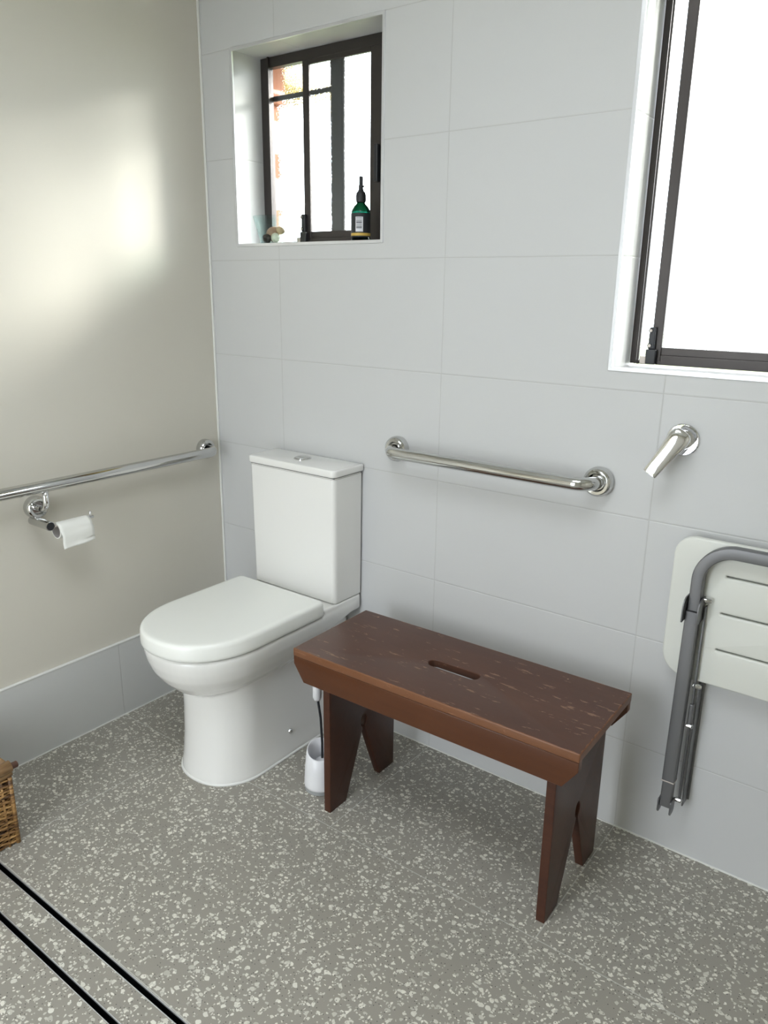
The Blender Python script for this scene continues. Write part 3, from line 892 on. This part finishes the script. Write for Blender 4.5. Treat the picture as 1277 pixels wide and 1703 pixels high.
bt = empty('bottle', 'dark green pump bottle with black label on the small window sill', 'bottle', (.588, .058, SZ))
vd = math.atan2(-1.78-.06, 2.058-.59)             # direction of the room
bm = lathe(bmesh.new(), [(.020, 0), (.026, .001), (.0275, .004), (.0275, .080), (.0265, .088), (.020, .099), (.0125, .106), (.0115, .112)], n=40)
part('glass_body', bm, M['bottle'], bt, angle=60)
bm = lathe(bmesh.new(), [(.0095, .108), (.0135, .111), (.0145, .116), (.0145, .128), (.0125, .136), (.0085, .140), (.0065, .146), (.0065, .154), (.0055, .156), (.0055, .176), (.0045, .179)], n=24)
box(bm, .004, .011, -.002, .002, .150, .154)
part('pump_cap', bm, M['black'], bt, angle=40)
def wrap(bm, r, a0, a1, z0, z1, n=16):
    for rr in (r,):
        lo = [Vector((rr*math.cos(a0+(a1-a0)*i/n), rr*math.sin(a0+(a1-a0)*i/n), z0)) for i in range(n+1)]
        hi = [Vector((p.x, p.y, z1)) for p in lo]
        i_lo = [p*.985 for p in lo]; i_hi = [p*.985 for p in hi]
        for q in i_lo: q.z = z0
        for q in i_hi: q.z = z1
        loft(bm, [lo, hi, i_hi, i_lo, lo], False, False, closed=False)
    bmesh.ops.remove_doubles(bm, verts=bm.verts, dist=1e-6)
    return bm
part('label_sticker', wrap(bmesh.new(), .0282, vd-1.75, vd+1.35, .016, .080), M['label'], bt, label='black label with a gold line', smooth=False, angle=40)
part('barcode_patch', wrap(bmesh.new(), .0286, vd-.55, vd+.22, .030, .070), M['barcode'], bt, label='white barcode patch', angle=40)

# ------------------------------------------------------------------ light
w = D.worlds.new('daylight'); bpy.context.scene.world = w; w.use_nodes = True
bg = w.node_tree.nodes['Background']
bg.inputs[0].default_value = (.88, .94, 1.0, 1); bg.inputs[1].default_value = 7.0
sun = D.lights.new('hazy_sun', 'SUN'); sun.energy = 13.0; sun.angle = math.radians(17); sun.color = (1, .97, .9)
so = D.objects.new('hazy_sun', sun); C.objects.link(so)
az, el = math.radians(33), math.radians(20)
sd = Vector((math.sin(az)*math.cos(el), math.cos(az)*math.cos(el), math.sin(el)))     # towards the sun
so.rotation_euler = sd.to_track_quat('Z', 'Y').to_euler(); so.location = sd*12
def portal(name, loc, rot, sx, sy):
    l = D.lights.new(name, 'AREA'); l.shape = 'RECTANGLE'; l.size = sx; l.size_y = sy
    l.cycles.is_portal = True
    o = D.objects.new(name, l); C.objects.link(o); o.location = loc; o.rotation_euler = rot
    return o
portal('daylight_small_window', ((W1[0]+W1[1])/2, .17, (W1[2]+W1[3])/2), (-PI/2, 0, 0), .57, .55)
portal('daylight_large_window', ((W2[0]+W2[1])/2, .17, (W2[2]+W2[3])/2), (-PI/2, 0, 0), 1.0, .85)
portal('fill_doorway', ((DR[0]+DR[1])/2, FY-.13, 1.03), (PI/2, 0, 0), DR[1]-DR[0], 2.1)  # sky fill through the added doorway

portal('fill_skylight', ((SK[0]+SK[1])/2, (SK[2]+SK[3])/2, CZ+.255), (0, 0, 0), .9, .9)  # sky fill through the added ceiling opening

# ------------------------------------------------------------------ camera
f, cx, cy, cz, yaw, pit, rol = (1275.9088646636815, 2.0584301268778438, -1.7779153540230765, 1.3862779251370265,
                                -0.6424708581668976, -0.2859109535512662, 0.012794546699979818)
fw = Vector((math.cos(pit)*math.sin(yaw), math.cos(pit)*math.cos(yaw), math.sin(pit)))
r = fw.cross(Vector((0, 0, 1))).normalized(); u = r.cross(fw)
r2 = r*math.cos(rol)+u*math.sin(rol); u2 = -r*math.sin(rol)+u*math.cos(rol)
cam = D.cameras.new('camera'); co = D.objects.new('camera', cam); C.objects.link(co)
co.matrix_world = Matrix(((r2.x, u2.x, -fw.x, cx), (r2.y, u2.y, -fw.y, cy), (r2.z, u2.z, -fw.z, cz), (0, 0, 0, 1)))
cam.sensor_fit = 'VERTICAL'; cam.sensor_height = 36; cam.sensor_width = 27
cam.lens = f/1703*36; cam.clip_start = .02
sc = bpy.context.scene
sc.camera = co
sc.view_settings.view_transform = 'Standard'; sc.view_settings.look = 'None'
sc.view_settings.exposure = .27; sc.view_settings.gamma = 1
sc.view_settings.use_curve_mapping = False
